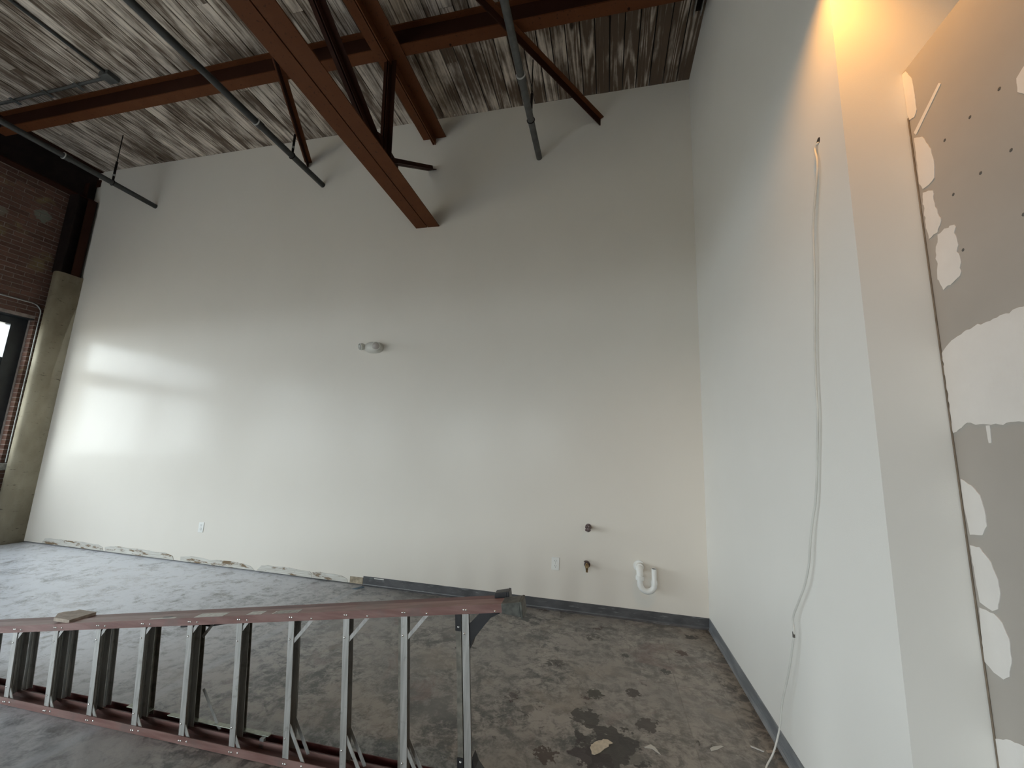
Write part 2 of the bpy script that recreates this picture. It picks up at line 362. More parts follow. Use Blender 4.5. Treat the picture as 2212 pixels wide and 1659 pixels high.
# ------------------------------------------------------------------ mesh helpers
class MB:
    """collects vertices and faces for ONE mesh object"""
    def __init__(s):
        s.v = []; s.f = []; s.sm = []
    def add(s, vs, fs, smooth=False):
        o = len(s.v)
        s.v += [tuple(x) for x in vs]
        for f in fs:
            s.f.append(tuple(i + o for i in f)); s.sm.append(smooth)
        return s
    def box(s, x0, x1, y0, y1, z0, z1):
        v = [(x0, y0, z0), (x1, y0, z0), (x1, y1, z0), (x0, y1, z0), (x0, y0, z1), (x1, y0, z1), (x1, y1, z1), (x0, y1, z1)]
        return s.add(v, [(0, 3, 2, 1), (4, 5, 6, 7), (0, 1, 5, 4), (1, 2, 6, 5), (2, 3, 7, 6), (3, 0, 4, 7)])
    def prism(s, poly, ext):
        """poly: list of 3D points (planar, any winding), ext: extrusion vector"""
        e = Vector(ext); a = [Vector(p) for p in poly]
        nrm = Vector((0, 0, 0))
        for i in range(len(a)):
            nrm += a[i].cross(a[(i + 1) % len(a)])
        if nrm.dot(e) > 0:
            a.reverse()
        n = len(a); v = a + [p + e for p in a]
        fs = [tuple(range(n)), tuple(range(2 * n - 1, n - 1, -1))]
        for i in range(n):
            j = (i + 1) % n
            fs.append((j, i, n + i, n + j))
        return s.add(v, fs)
    def tube(s, pts, r, n=12, caps=True, rs=None):
        pts = [Vector(p) for p in pts]; N = len(pts)
        t0 = (pts[1] - pts[0]).normalized()
        ref = Vector((0, 0, 1)) if abs(t0.z) < 0.9 else Vector((1, 0, 0))
        a = t0.cross(ref).normalized(); vs = []; fs = []
        for i, p in enumerate(pts):
            t = (pts[min(i + 1, N - 1)] - pts[max(i - 1, 0)]).normalized()
            a = (a - t * a.dot(t)).normalized(); b = t.cross(a)
            rr = rs[i] if rs else r
            for j in range(n):
                g = 2 * PI * j / n
                vs.append(p + (a * math.cos(g) + b * math.sin(g)) * rr)
        for i in range(N - 1):
            for j in range(n):
                q = (j + 1) % n
                fs.append((i * n + j, i * n + q, (i + 1) * n + q, (i + 1) * n + j))
        s.add(vs, fs, True)
        if caps:
            s.add(vs[:n], [tuple(range(n - 1, -1, -1))]); s.add(vs[-n:], [tuple(range(n))])
        return s
    def dome(s, c, axis, r, h=None, n=8, rings=3):
        """small round head: centre c, axis direction"""
        c = Vector(c); ax = Vector(axis).normalized(); h = h or r
        ref = Vector((0, 0, 1)) if abs(ax.z) < 0.9 else Vector((1, 0, 0))
        a = ax.cross(ref).normalized(); b = ax.cross(a); vs = []; fs = []
        for i in range(rings):
            g = (PI / 2) * i / rings
            for j in range(n):
                q = 2 * PI * j / n
                vs.append(c + (a * math.cos(q) + b * math.sin(q)) * r * math.cos(g) + ax * h * math.sin(g))
        vs.append(c + ax * h)
        for i in range(rings - 1):
            for j in range(n):
                q = (j + 1) % n
                fs.append((i * n + j, i * n + q, (i + 1) * n + q, (i + 1) * n + j))
        for j in range(n):
            fs.append(((rings - 1) * n + j, (rings - 1) * n + (j + 1) % n, rings * n))
        return s.add(vs, fs, True)
    def sphere(s, c, rx, ry, rz, n=16, m=10):
        vs = [(c[0], c[1], c[2] - rz)]; fs = []
        for i in range(1, m):
            g = -PI / 2 + PI * i / m
            for j in range(n):
                q = 2 * PI * j / n
                vs.append((c[0] + rx * math.cos(g) * math.cos(q), c[1] + ry * math.cos(g) * math.sin(q), c[2] + rz * math.sin(g)))
        vs.append((c[0], c[1], c[2] + rz)); T = len(vs) - 1
        for j in range(n):
            q = (j + 1) % n
            fs.append((0, 1 + q, 1 + j)); fs.append((T, T - n + j, T - n + q))
            for i in range(m - 2):
                fs.append((1 + i * n + j, 1 + i * n + q, 1 + (i + 1) * n + q, 1 + (i + 1) * n + j))
        return s.add(vs, fs, True)
    def mesh(s, name):
        me = bpy.data.meshes.new(name)
        me.from_pydata(s.v, [], s.f)
        me.polygons.foreach_set('use_smooth', s.sm)
        me.update()
        return me
    def build(s, name, mat, parent=None, bevel=0.0):
        me = s.mesh(name); me.materials.append(mat)
        o = bpy.data.objects.new(name, me); COL.objects.link(o)
        if parent is not None:
            o.parent = parent
        if bevel:
            b = o.modifiers.new('bevel', 'BEVEL'); b.width = bevel; b.segments = 2; b.limit_method = 'ANGLE'
        return o

def B(*a):
    return MB().box(*a)
def empty(name, loc=(0, 0, 0)):
    o = bpy.data.objects.new(name, None); COL.objects.link(o); o.location = loc; o.empty_display_size = 0.1
    return o
def tag(o, label, cat, group=None, kind='thing'):
    o['label'] = label; o['category'] = cat; o['kind'] = kind
    if group: o['group'] = group
    return o
def struct(o, label=None):
    o['kind'] = 'structure'
    if label: o['label'] = label
    return o
def smooth_path(pts, k=6):
    P = [Vector(p) for p in pts]; out = []
    for i in range(len(P) - 1):
        p0, p1, p2, p3 = P[max(i - 1, 0)], P[i], P[i + 1], P[min(i + 2, len(P) - 1)]
        for j in range(k):
            t = j / k
            out.append(0.5 * ((2 * p1) + (p2 - p0) * t + (2 * p0 - 5 * p1 + 4 * p2 - p3) * t * t + (3 * p1 - p0 - 3 * p2 + p3) * t ** 3))
    out.append(P[-1]); return out

# ------------------------------------------------------------------ floor, walls
struct(B(XB - 0.5, XE + 0.3, YF - 0.4, D + 0.3, -0.2, 0.0).build('floor', M_FLOOR), 'stained grey concrete floor with scraped old adhesive')

def wall_with_holes(mb, axis, p0, p1, a0, a1, z0, z1, holes):
    """slab from p0 to p1 across AXIS, spanning a0..a1 along the other axis, with rectangular openings (a,b,zl,zh)"""
    def bx(u0, u1, w0, w1):
        if u1 - u0 < 1e-4 or w1 - w0 < 1e-4: return
        if axis == 'x': mb.box(p0, p1, u0, u1, w0, w1)
        else: mb.box(u0, u1, p0, p1, w0, w1)
    cur = a0
    for (u0, u1, w0, w1) in sorted(holes):
        bx(cur, u0, z0, z1); bx(u0, u1, z0, w0); bx(u0, u1, w1, z1); cur = u1
    bx(cur, a1, z0, z1)
    return mb

# back wall: the painted board stops a finger above the floor where the base has been pulled off
mb = MB().box(XB, XR + 0.1, D, D + 0.16, 0.012, H).box(-2.655, XR + 0.1, D, D + 0.16, -0.02, 0.012).box(XB, -2.655, D + 0.05, D + 0.16, -0.02, 0.012)
wall_back = struct(mb.build('wall_back', M_PAINT), 'tall off-white painted wall with a soft sheen')
torn = [
    [(-7.693, .082), (-7.60, .090), (-7.504, .086), (-7.42, .094), (-7.318, .091), (-7.15, .088), (-6.986, .096), (-6.80, .084), (-6.691, .087), (-6.64, .07), (-6.603, .061), (-6.573, .013), (-7.743, .013)],
    [(-6.557, .065), (-6.45, .085), (-6.313, .093), (-6.188, .087), (-6.0, .094), (-5.795, .089), (-5.66, .082), (-5.53, .091), (-5.45, .07), (-5.393, .061), (-5.367, .013), (-6.542, .013)],
    [(-5.265, .062), (-5.1, .082), (-4.947, .081), (-4.793, .065), (-4.70, .08), (-4.607, .078), (-4.48, .084), (-4.367, .075), (-4.25, .066), (-4.182, .052), (-4.122, .013), (-5.259, .013)],
    [(-4.033, .077), (-3.95, .09), (-3.857, .084), (-3.72, .092), (-3.611, .089), (-3.48, .078), (-3.368, .080), (-3.331, .064), (-3.322, .013), (-4.097, .013)],
    [(-3.318, .073), (-3.22, .086), (-3.133, .079), (-3.03, .083), (-2.924, .072), (-2.864, .049), (-2.846, .013), (-3.312, .013)]]
for pl in torn:
    MB().prism([(x, D, z) for x, z in pl], (0, -0.004, 0)).build('torn_patch', M_TORN, wall_back)
B(-2.822, -2.659, D - 0.006, D, 0.013, 0.082).build('bare_board_patch', M_KRAFT, wall_back)

wall_right = struct(B(XR, XR + 0.12, Y1 + 0.10, D, 0, H).build('wall_right', M_FLAT), 'white painted side wall running from the corner to the alcove')
wall_return = struct(B(XR, XE, Y1, Y1 + 0.10, 0, H).build('wall_alcove', M_FLAT), 'narrow painted end face warmed by the lamp above')
wall_part = struct(B(X2, X2 + 0.12, -2.2, Y1, 0, ZT).build('wall_partition', M_BOARD), 'unpainted grey wallboard partition with white filler patches')
struct(B(XE, XE + 0.15, YF, Y1 + 0.1, 0, H).build('wall_far', M_FLAT))
mud = {
 'A': [(1.692, 3.101), (1.673, 3.097), (1.65, 3.042), (1.646, 2.976), (1.646, 2.899), (1.662, 2.88), (1.687, 2.889), (1.692, 2.916), (1.692, 3.035)],
 'S': [(1.539, 2.906), (1.531, 2.895), (1.665, 2.805), (1.674, 2.822)],
 'B': [(1.676, 2.801), (1.64, 2.776), (1.61, 2.701), (1.605, 2.641), (1.613, 2.585), (1.64, 2.577), (1.669, 2.579), (1.683, 2.611), (1.678, 2.724)],
 'C': [(1.671, 2.566), (1.627, 2.544), (1.627, 2.493), (1.621, 2.451), (1.612, 2.415), (1.633, 2.382), (1.674, 2.379), (1.678, 2.44), (1.675, 2.549)],
 'D': [(1.634, 2.375), (1.603, 2.38), (1.563, 2.371), (1.562, 2.328), (1.565, 2.287), (1.559, 2.234), (1.57, 2.19), (1.6, 2.179), (1.643, 2.169), (1.661, 2.217), (1.652, 2.318)],
 'E': [(1.687, 1.952), (1.639, 1.985), (1.547, 2.006), (1.469, 2.008), (1.387, 2.013), (1.265, 2.028), (1.10, 2.03), (1.10, 1.69), (1.322, 1.691), (1.442, 1.69), (1.542, 1.689), (1.58, 1.694), (1.625, 1.702), (1.686, 1.671), (1.686, 1.709), (1.686, 1.846)],
 'drip': [(1.56, 1.688), (1.547, 1.688), (1.551, 1.634), (1.559, 1.634)],
 'F': [(1.682, 1.519), (1.644, 1.5), (1.618, 1.472), (1.608, 1.413), (1.609, 1.379), (1.629, 1.349), (1.676, 1.342), (1.684, 1.421)],
 'G': [(1.682, 1.308), (1.646, 1.309), (1.613, 1.271), (1.598, 1.226), (1.598, 1.186), (1.613, 1.138), (1.633, 1.126), (1.675, 1.138), (1.679, 1.204)],
 'H': [(1.679, 1.121), (1.629, 1.12), (1.605, 1.102), (1.59, 1.065), (1.592, 1.012), (1.608, 0.955), (1.629, 0.938), (1.66, 0.943), (1.689, 0.96), (1.686, 1.043)],
 'I': [(1.688, 0.747), (1.635, 0.775), (1.596, 0.784), (1.513, 0.808), (1.45, 0.74), (1.536, 0.6), (1.689, 0.56)],
 'J': [(1.295, 2.671), (1.272, 2.686), (1.23, 2.666), (1.21, 2.60), (1.25, 2.55), (1.285, 2.61), (1.299, 2.629)]}
def ragged(pl, amp, step):
    out = []
    for i, (a, b) in enumerate(pl):
        c, d = pl[(i + 1) % len(pl)]
        n = max(1, int(math.hypot(c - a, d - b) / step))
        for j in range(n):
            t = j / n; out.append((min(1.6925, a + (c - a) * t + (random.uniform(-amp, amp) if j else 0)), b + (d - b) * t + (random.uniform(-amp, amp) if j else 0)))
    return out
for key, pl in mud.items():
    amp = {'E': 0.004, 'D': 0.006, 'C': 0.004, 'S': 0.0, 'drip': 0.001}.get(key, 0.0015)
    MB().prism([(X2, a, b) for a, b in ragged(pl, amp, 0.012)], (-0.0018, 0, 0)).build('filler_patch', M_MUD, wall_part)
for (a, b) in [(1.347, 2.688), (1.45, 2.685), (1.552, 2.686), (1.346, 2.479), (1.446, 2.479), (1.551, 2.476), (1.344, 2.272), (1.547, 2.27)]:
    MB().dome((X2, a, b), (-1, 0, 0), 0.006, 0.001, 6, 2).build('screw_head', M_PIPEG, wall_part)
# rough bead in the inner corner gap, coloured as its shadow line
MB().tube(smooth_path([(X2 - 0.002, Y1 - 0.003, z) for z in (0.0, 1.0, 2.0, 2.9)], 4), 0.0026, 6).build('corner_shadow_line', M_CORNERSHADE, wall_part)

# vinyl base with a small toe
def base_profile():
    return [(0, 0), (0.016, 0), (0.016, 0.004), (0.008, 0.012), (0.005, 0.022), (0.005, 0.098), (0.003, 0.100), (0, 0.100)]
bb = MB().prism([(-2.655, D - d, z) for d, z in base_profile()], (XR - 0.001 + 2.655, 0, 0)).build('baseboard_back', M_VINYL)
struct(bb, 'grey vinyl base along the right half of the back wall')
B(-2.52, -2.40, D - 0.0065, D - 0.005, 0.083, 0.093).build('paint_dab', M_PAPER, bb)
br = MB().prism([(XR - d, D - 0.002, z) for d, z in base_profile()], (0, -(D - Y1 - 0.03), 0)).build('baseboard_right', M_VINYL_LIT)
struct(br, 'scuffed grey vinyl base along the white side wall, coloured paler for window light')

# ------------------------------------------------------------------ left brick wall
holes = [(y0, y1, z0, z1) for (y0, y1, z0, z1) in LEFT_WINDOWS]
wl = wall_with_holes(MB(), 'x', XB - 0.36, XB - 0.10, YF, D + 0.16, 0, H, holes)
for (u0, u1, w0, w1) in holes: pass
wall_left = struct(wl.build('wall_left', M_MORTAR), 'dark red brick wall with windows')
mortar = wall_with_holes(MB(), 'x', XB - 0.10, XB - 0.006, YF, D + 0.16, 0, H, [(a - 0.0, b + 0.006, c, d) for a, b, c, d in holes])
mortar.build('mortar_bed', M_MORTAR, wall_left)
BL, BH, CO = 0.200, 0.058, 0.0680
brick_me = B(-0.5, 0.5, -0.5, 0.5, -0.5, 0.5).mesh('brick'); brick_me.materials.append(M_BRICK)
far = MB()
nb = 0
row = 0
zz = 0.004
wy0, wy1, wz0, wz1 = LEFT_WINDOWS[0]
while zz + BH < 5.36:
    yy = D + 0.10 - (row % 2) * 0.105
    while yy > 0.4:
        a, b = yy - BL, yy
        yy -= BL + 0.010
        zc = zz + BH / 2
        segs = [(a, b)]
        if wz0 - 0.02 < zc < wz1 + 0.02:
            segs = []
            if b > wy1:
                segs = [(max(a, wy1), b)]
            elif a < wy0:
                segs = [(a, min(b, wy0))]
        for (p, q) in segs:
            q = min(q, D - 0.0)
            if q - p < 0.025: continue
            near = (q > 3.17 and zc > 3.2) or (q > 4.0)
            if near and nb < 296:
                o = bpy.data.objects.new('brick', brick_me); COL.objects.link(o); o.parent = wall_left
                o.location = (XB - 0.047 + random.uniform(-0.003, 0.002), (p + q) / 2, zc)
                o.scale = (0.094, q - p, BH + random.uniform(-0.003, 0.001)); nb += 1
            else:
                far.box(XB - 0.06, XB + random.uniform(-0.003, 0.001), p, q, zz, zz + BH)
    zz += CO; row += 1
fo = far.build('brickwork', M_BRICK, wall_left); fo['kind'] = 'stuff'

# front wall behind the camera
struct(wall_with_holes(MB(), 'y', YF - 0.3, YF, XB - 0.36, XE + 0.15, 0, H, FRONT_WINDOWS).build('wall_front', M_FLAT))

# windows
def window_left(i, y0, y1, z0, z1):
    xa, xb = XB - 0.26, XB - 0.14
    f = MB()
    f.box(xa, xb, y0, y0 + 0.12, z0, z1).box(xa, xb, y1 - 0.17, y1, z0, z1).box(xa, xb, y0 + 0.12, y1 - 0.17, z1 - 0.12, z1).box(xa, xb, y0 + 0.12, y1 - 0.17, z0, z0 + 0.10)
    w = struct(f.build('window_%d' % i, M_FRAME), 'black framed window in the brick wall' if i == 1 else None)
    B(XB - 0.14, XB - 0.012, y0, y1, z1 - 0.012, z1 - 0.002).build('lintel', M_FRAME, w)
    zt = 2.40
    B(xa + 0.01, xb - 0.01, y0 + 0.12, y1 - 0.17, zt, zt + 0.20).build('transom', M_FRAME, w)
    ym = (y0 + y1) / 2
    B(xa + 0.02, xb - 0.02, ym - 0.04, ym + 0.04, z0 + 0.10, zt).build('mullion', M_FRAME, w)
    for (a, b) in ((y0 + 0.12, ym - 0.04), (ym + 0.04, y1 - 0.17)):
        s = MB()
        for (p, q, r, t) in ((a, a + 0.05, z0 + .10, zt), (b - 0.09, b, z0 + .10, zt), (a + .05, b - .09, z0 + .10, z0 + .16), (a + .05, b - .09, zt - .05, zt)):
            s.box(xa + 0.03, xb - 0.03, p, q, r, t)
        sash = s.build('sash', M_FRAME, w)
        B(xa + 0.055, xa + 0.061, a + 0.05, b - 0.09, z0 + 0.16, zt - 0.05).build('pane', M_GLASS, sash)
    B(xa + 0.055, xa + 0.061, y0 + 0.12, y1 - 0.17, zt + 0.20, z1 - 0.12).build('pane', M_GLASS, w)
for i, a in enumerate(LEFT_WINDOWS):
    window_left(i + 1, *a)
def window_front(i, x0, x1, z0, z1):
    ya, yb = YF - 0.22, YF - 0.12
    f = MB().box(x0, x0 + .08, ya, yb, z0, z1).box(x1 - .08, x1, ya, yb, z0, z1).box(x0 + .08, x1 - .08, ya, yb, z0, z0 + .1).box(x0 + .08, x1 - .08, ya, yb, z1 - .08, z1)
    w = struct(f.build('window_%d' % i, M_FRAME))
    xm = (x0 + x1) / 2
    B(xm - 0.03, xm + 0.03, ya + .01, yb - .01, z0 + .1, z1 - .08).build('mullion', M_FRAME, w)
    for (a, b) in ((x0 + .08, xm - .03), (xm + .03, x1 - .08)):
        B(a, b, ya + 0.05, ya + 0.056, z0 + .1, z1 - .08).build('pane', M_GLASS, w)
for i, a in enumerate(FRONT_WINDOWS):
    window_front(4 + i, *a)
struct(B(-60, 60, -60, 40, -0.45, -0.25).build('ground', M_GROUND))

# ------------------------------------------------------------------ ceiling of planks
ceil = struct(B(XB - 0.36, XE + 0.15, YF - 0.3, D + 0.16, H + 0.026, H + 0.20).build('ceiling', M_ROOFDARK), 'weathered plank roof deck on dark steel beams')
plank_me = B(-0.5, 0.5, -0.5, 0.5, 0, 1).mesh('plank'); plank_me.materials.append(M_PLANK)
PW = 0.152
x = XR + 0.005
rest = MB()
while x > XB - 0.30:
    a = x - PW + 0.0105 + random.uniform(-0.001, 0.002); b = x - 0.001
    b = min(b, XR - 0.001)
    cuts = [D - 0.001, random.choice([random.uniform(1.3, 3.9), random.uniform(0.8, 1.3)]), 0.3]
    for j in range(2):
        hi, lo = cuts[j] - (0.002 if j else 0), cuts[j + 1]
        o = bpy.data.objects.new('plank', plank_me); COL.objects.link(o); o.parent = ceil
        o.location = ((a + b) / 2, (hi + lo) / 2, H + random.uniform(-0.004, 0.003)); o.scale = (b - a, hi - lo, 0.022)
    rest.box(a, b, YF, 0.298, H, H + 0.022)
    x -= PW
x = XR + 0.005
while x < XE - 0.05:
    rest.box(x, x + PW - 0.006, YF, Y1 - 0.001, H, H + 0.022); x += PW
ro = rest.build('roof_planking', M_PLANK, ceil); ro['kind'] = 'stuff'

# ------------------------------------------------------------------ steelwork
def i_beam(a, b, width, depth, tf=0.016, tw=0.012):
    """I section from point a to b (horizontal), a/b at the underside centre"""
    a, b = Vector(a), Vector(b); d = (b - a).normalized(); s = Vector((0, 0, 1)).cross(d)
    mb = MB()
    def bar(s0, s1, z0, z1):
        pl = [a + s * s0 + Vector((0, 0, z0)), a + s * s1 + Vector((0, 0, z0)), a + s * s1 + Vector((0, 0, z1)), a + s * s0 + Vector((0, 0, z1))]
        mb.prism(pl, b - a)
    w = width / 2
    return mb, bar, w, tf, tw, depth
def build_i(name, a, b, width, depth, label, cat, group, bodymat, flmat, ext=None):
    root = empty(name, a)
    inv = -Vector(a)
    A2 = (0, 0, 0); B2 = Vector(b) - Vector(a)
    mb, bar, w, tf, tw, dp = i_beam(A2, B2, width, depth)
    bar(-w, w, 0, tf); mb.build('bottom_flange', flmat, root)
    mb, bar, w, tf, tw, dp = i_beam(A2, B2, width, depth)
    bar(-tw / 2, tw / 2, tf, dp - tf); mb.build('web', bodymat, root)
    mb, bar, w, tf, tw, dp = i_beam(A2, B2, width, depth)
    bar(-w, w, dp - tf, dp); mb.build('top_flange', flmat, root)
    tag(root, label, cat, group)
    return root
purlin = build_i('steel_beam', (XB + 0.17, 3.185, 5.612), (XR - 0.001, 3.185, 5.612), 0.118, 0.272,
        'brown steel roof beam running parallel to the tall white wall', 'steel beam', 'steel roof beams', M_STEELSHADE, M_STEEL)
for xk in (-6.85, -3.05, -1.55, 0.2):
    b_ = MB().dome((xk - (XB + 0.17), 0.035, 0), (0, 0, -1), 0.014, 0.012, 6, 2); b_.build('bolt', M_STEELSHADE, purlin)
edge = build_i('steel_beam', (XB + 0.082, -8.9, 5.31), (XB + 0.082, D - 0.005, 5.31), 0.16, 0.575,
        'deep dark steel beam lying along the top of the brick wall', 'steel beam', 'steel roof beams', M_BLACKSTEEL, M_STEELSHADE)
for zz_ in (5.328,):
    B(0.007, 0.078, 13.10, 13.115, zz_ - 5.31, zz_ - 5.31 + 0.25).build('stiffener_plate', M_STEELSHADE, edge)
B(-0.078, 0.078, 13.235, 13.254, 0.30, 0.42).build('end_plate', M_STEELSHADE, edge)

# column: rounded concrete shaft with a steel post on top
col = empty('concrete_column', (-8.22, 4.19, 0))
cpts = [(-0.126, -0.045), (-0.06, -0.105), (0.0, -0.132), (0.06, -0.140), (0.095, -0.128), (0.114, -0.095), (0.120, -0.05), (0.120, 0.163), (-0.126, 0.163)]
prof = [(a, b, 0) for a, b in cpts]
sh = MB().prism(prof, (0, 0, 3.985)).build('shaft', M_CONC, col)
for p_ in sh.data.polygons: p_.use_smooth = len(p_.vertices) == 4
tag(col, 'rough concrete column carrying a dark steel post, by the brick wall', 'column')
post = MB().box(-0.10, 0.10, -0.105, -0.09, 3.985, 5.30).box(-0.10, 0.10, 0.125, 0.14, 3.985, 5.30).box(-0.007, 0.007, -0.09, 0.125, 3.985, 5.30).build('steel_post', M_BLACKSTEEL, col)
B(0.085, 0.10, 0.02, 0.125, 3.985, 5.30).build('post_flange', M_STEELSHADE, col)

# roof truss: twin angle chords, web members
TX = -2.215
truss = empty('roof_truss', (TX, D, 4.32))
tag(truss, 'brown steel roof truss of twin angles ending in the white wall', 'roof truss')
def L2(y0, y1, zb, sgn, leg, wid, th=0.012, gap=0.006):
    """one angle of a pair; sgn -1/+1 side; leg>0 stands up, leg<0 hangs down"""
    m = MB()
    xa, xb = (gap, wid) if sgn > 0 else (-wid, -gap)
    if leg > 0: m.box(xa, xb, y0 - D, y1 - D, zb - 4.32, zb - 4.32 + th)
    else: m.box(xa, xb, y0 - D, y1 - D, zb - 4.32 - th, zb - 4.32)
    la, lb = (gap, gap + th) if sgn > 0 else (-gap - th, -gap)
    if leg > 0: m.box(la, lb, y0 - D, y1 - D, zb - 4.32 + th, zb - 4.32 + leg)
    else: m.box(la, lb, y0 - D, y1 - D, zb - 4.32 + leg, zb - 4.32 - th)
    return m
for sg in (-1, 1):
    L2(-8.99, D, 4.32, sg, 0.15, 0.159).build('bottom_chord_angle', M_STEEL, truss)
for sg in (-1, 1):
    L2(-8.99, D, 5.609, sg, -0.105, 0.160).build('top_chord_angle', M_STEEL, truss)
def web(y0, z0, y1, z1, w=0.062, dpt=0.055):
    a, b = Vector((0, y0 - D, z0 - 4.32)), Vector((0, y1 - D, z1 - 4.32))
    d = b - a; t = d.normalized(); nrm = Vector((1, 0, 0)).cross(t)
    m = MB()
    for sg in (-1, 1):
        m.prism([a + Vector((sg * 0.007, 0, 0)), a + Vector((sg * (0.007 + w), 0, 0)), a + Vector((sg * (0.007 + w), 0, 0)) + nrm * 0.008, a + Vector((sg * 0.007, 0, 0)) + nrm * 0.008], d)
        m.prism([a + Vector((sg * 0.007, 0, 0)) + nrm * 0.008, a + Vector((sg * 0.015, 0, 0)) + nrm * 0.008, a + Vector((sg * 0.015, 0, 0)) + nrm * dpt, a + Vector((sg * 0.007, 0, 0)) + nrm * dpt], d)
    return m.build('web_member', M_STEELSHADE, truss)
web(3.30, 4.47, 3.22, 5.55)
web(3.14, 4.47, 1.15, 5.55, 0.064)
web(3.44, 4.52, D, 5.13, 0.055)
web(-0.94, 4.47, 1.05, 5.55); web(-0.94, 4.47, -0.94, 5.55); web(-1.0, 4.47, -3.0, 5.55)
web(-5.1, 4.47, -3.1, 5.55); web(-5.1, 4.47, -5.1, 5.55); web(-5.2, 4.47, -7.2, 5.55)
for gy in (3.28, -0.95, -5.1):
    MB().prism([(-0.005, gy - 0.34 - D, 0.02), (-0.005, gy + 0.30 - D, 0.02), (-0.005, gy + 0.26 - D, 0.27), (-0.005, gy - 0.10 - D, 0.33), (-0.005, gy - 0.30 - D, 0.25)], (0.010, 0, 0)).build('gusset_plate', M_STEELSHADE, truss)
for (by, bz) in ((3.05, 0.10), (3.18, 0.10), (3.36, 0.10), (3.50, 0.10)):
    MB().dome((0.018, by - D, bz), (1, 0, 0), 0.016, 0.014, 8, 2).build('bolt', M_STEEL, truss); MB().dome((-0.018, by - D, bz), (-1, 0, 0), 0.016, 0.014, 8, 2).build('bolt', M_STEEL, truss)

def brace(a, b, label):
    """single angle brace: flat flange on top, leg hanging"""
    a, b = Vector(a), Vector(b); r = empty('angle_brace', a); d = b - a; h = Vector((d.y, -d.x, 0)).normalized()
    m = MB().prism([h * -0.05, h * 0.05, h * 0.05 + Vector((0, 0, 0.009)), h * -0.05 + Vector((0, 0, 0.009))], d); m.build('flange', M_STEEL, r)
    m = MB().prism([h * -0.005, h * 0.005, h * 0.005 + Vector((0, 0, -0.085)), h * -0.005 + Vector((0, 0, -0.085))], d); m.build('leg', M_STEELSHADE, r)
    tag(r, label, 'steel brace', 'angle braces under the roof')
brace((-4.15, D, 5.50), (-2.40, 1.12, 5.585), 'thin steel angle brace slanting from truss to wall, beside the pipe left of the truss')
brace((-0.07, D, 5.53), (-1.90, 1.62, 5.585), 'thin steel angle brace slanting from truss to wall on the right of the truss')

# sprinkler pipes
def pipe(px, label, mat, ringmat, rod=0.77):
    r = empty('sprinkler_pipe', (px, D, 5.115))
    MB().tube([(0, -13.3, 0), (0, 0, 0)], 0.036, 14).build('tube', mat, r)
    MB().tube([(0, -1.12, 0), (0, -1.05, 0)], 0.044, 14).build('coupling', mat, r)
    MB().tube([(0, -1.128, 0), (0, -1.119, 0)], 0.047, 14).build('ring', ringmat, r)
    h = MB().tube([(0, -0.58, 0.03), (0, -0.58, min(rod, 0.33))], 0.014, 8)
    if rod > 0.4: h.tube([(0, -0.58, 0.33), (0, -0.58, rod)], 0.006, 6)
    hr = h.build('hanger_rod', M_BLACKSTEEL, r)
    MB().tube([(0, -0.58, 0.10), (0, -0.58, 0.13)], 0.017, 8).build('hanger_nut', M_GALV, hr)
    ring = [(0.041 * math.cos(g), -0.58, 0.041 * math.sin(g)) for g in [2 * PI * j / 16 for j in range(17)]]
    MB().tube(ring, 0.005, 6, False).build('hanger_clip', M_BLACKSTEEL, r)
    tag(r, label, 'pipe', 'ceiling sprinkler pipes')
pipe(-3.86, 'dark sprinkler pipe between the truss and the brick wall, middle of three', M_PIPE, M_RINGW, 0.3)
pipe(-6.885, 'dark sprinkler pipe nearest the brick wall', M_PIPE, M_RINGW)
pipe(-0.80, 'grey sprinkler pipe on the right of the truss, nearest the white side wall', M_PIPEG, M_RINGW)

# conduit on the deck
cd = empty('ceiling_conduit', (-5.93, 3.0, H))
MB().tube([(0.03, -2.9, -0.022), (0.03, -0.06, -0.022)], 0.017, 8).build('conduit', M_PIPE, cd)
MB().tube([(-0.06, 0.0, -0.022), (-2.2, 0.02, -0.022)], 0.017, 8).build('conduit', M_PIPEG, cd)
B(-0.06, 0.09, -0.07, 0.06, -0.06, 0.0).build('junction_box', M_PIPEG, cd, 0.004)
for xk in (-0.55, -1.1, -1.7):
    B(xk, xk + 0.05, -0.04, 0.07, -0.045, -0.04).build('conduit_strap', M_PIPEG, cd)
tag(cd, 'grey metal conduit with a square junction box on the plank deck', 'conduit')
st = empty('strut_channel', (0.87, 3.3, H))
for xk in (-0.036, 0.028):
    B(xk, xk + 0.008, -0.04, 0.30, -0.05, -0.006).build('side', M_GALV, st)
B(-0.028, 0.028, -0.04, 0.28, -0.014, -0.006).build('back', M_BLACKSTEEL, st)
tag(st, 'short metal strut channel fixed to the deck beside the white side wall', 'metal channel')

# surface conduit on the brick by the window
wc = empty('wall_conduit', (XB, 4.085, 1.05))
pth = [(0.012, -2.9, 2.40)] + [(0.012, -0.12, 2.40)] + [(0.012, -0.12 + 0.12 * math.sin(g), 2.28 + 0.12 * math.cos(g)) for g in (0.4, 0.8, 1.2)] + [(0.012, 0, 2.28), (0.012, 0.012, 0.06)]
MB().tube(pth, 0.009, 8).build('conduit', M_GALV, wc)
bx_ = B(0, 0.05, -0.10, 0.032, -0.05, 0.05).build('outlet_box', M_GALV, wc, 0.006)
tag(wc, 'thin metal conduit bent round the window and ending in a small box', 'conduit')

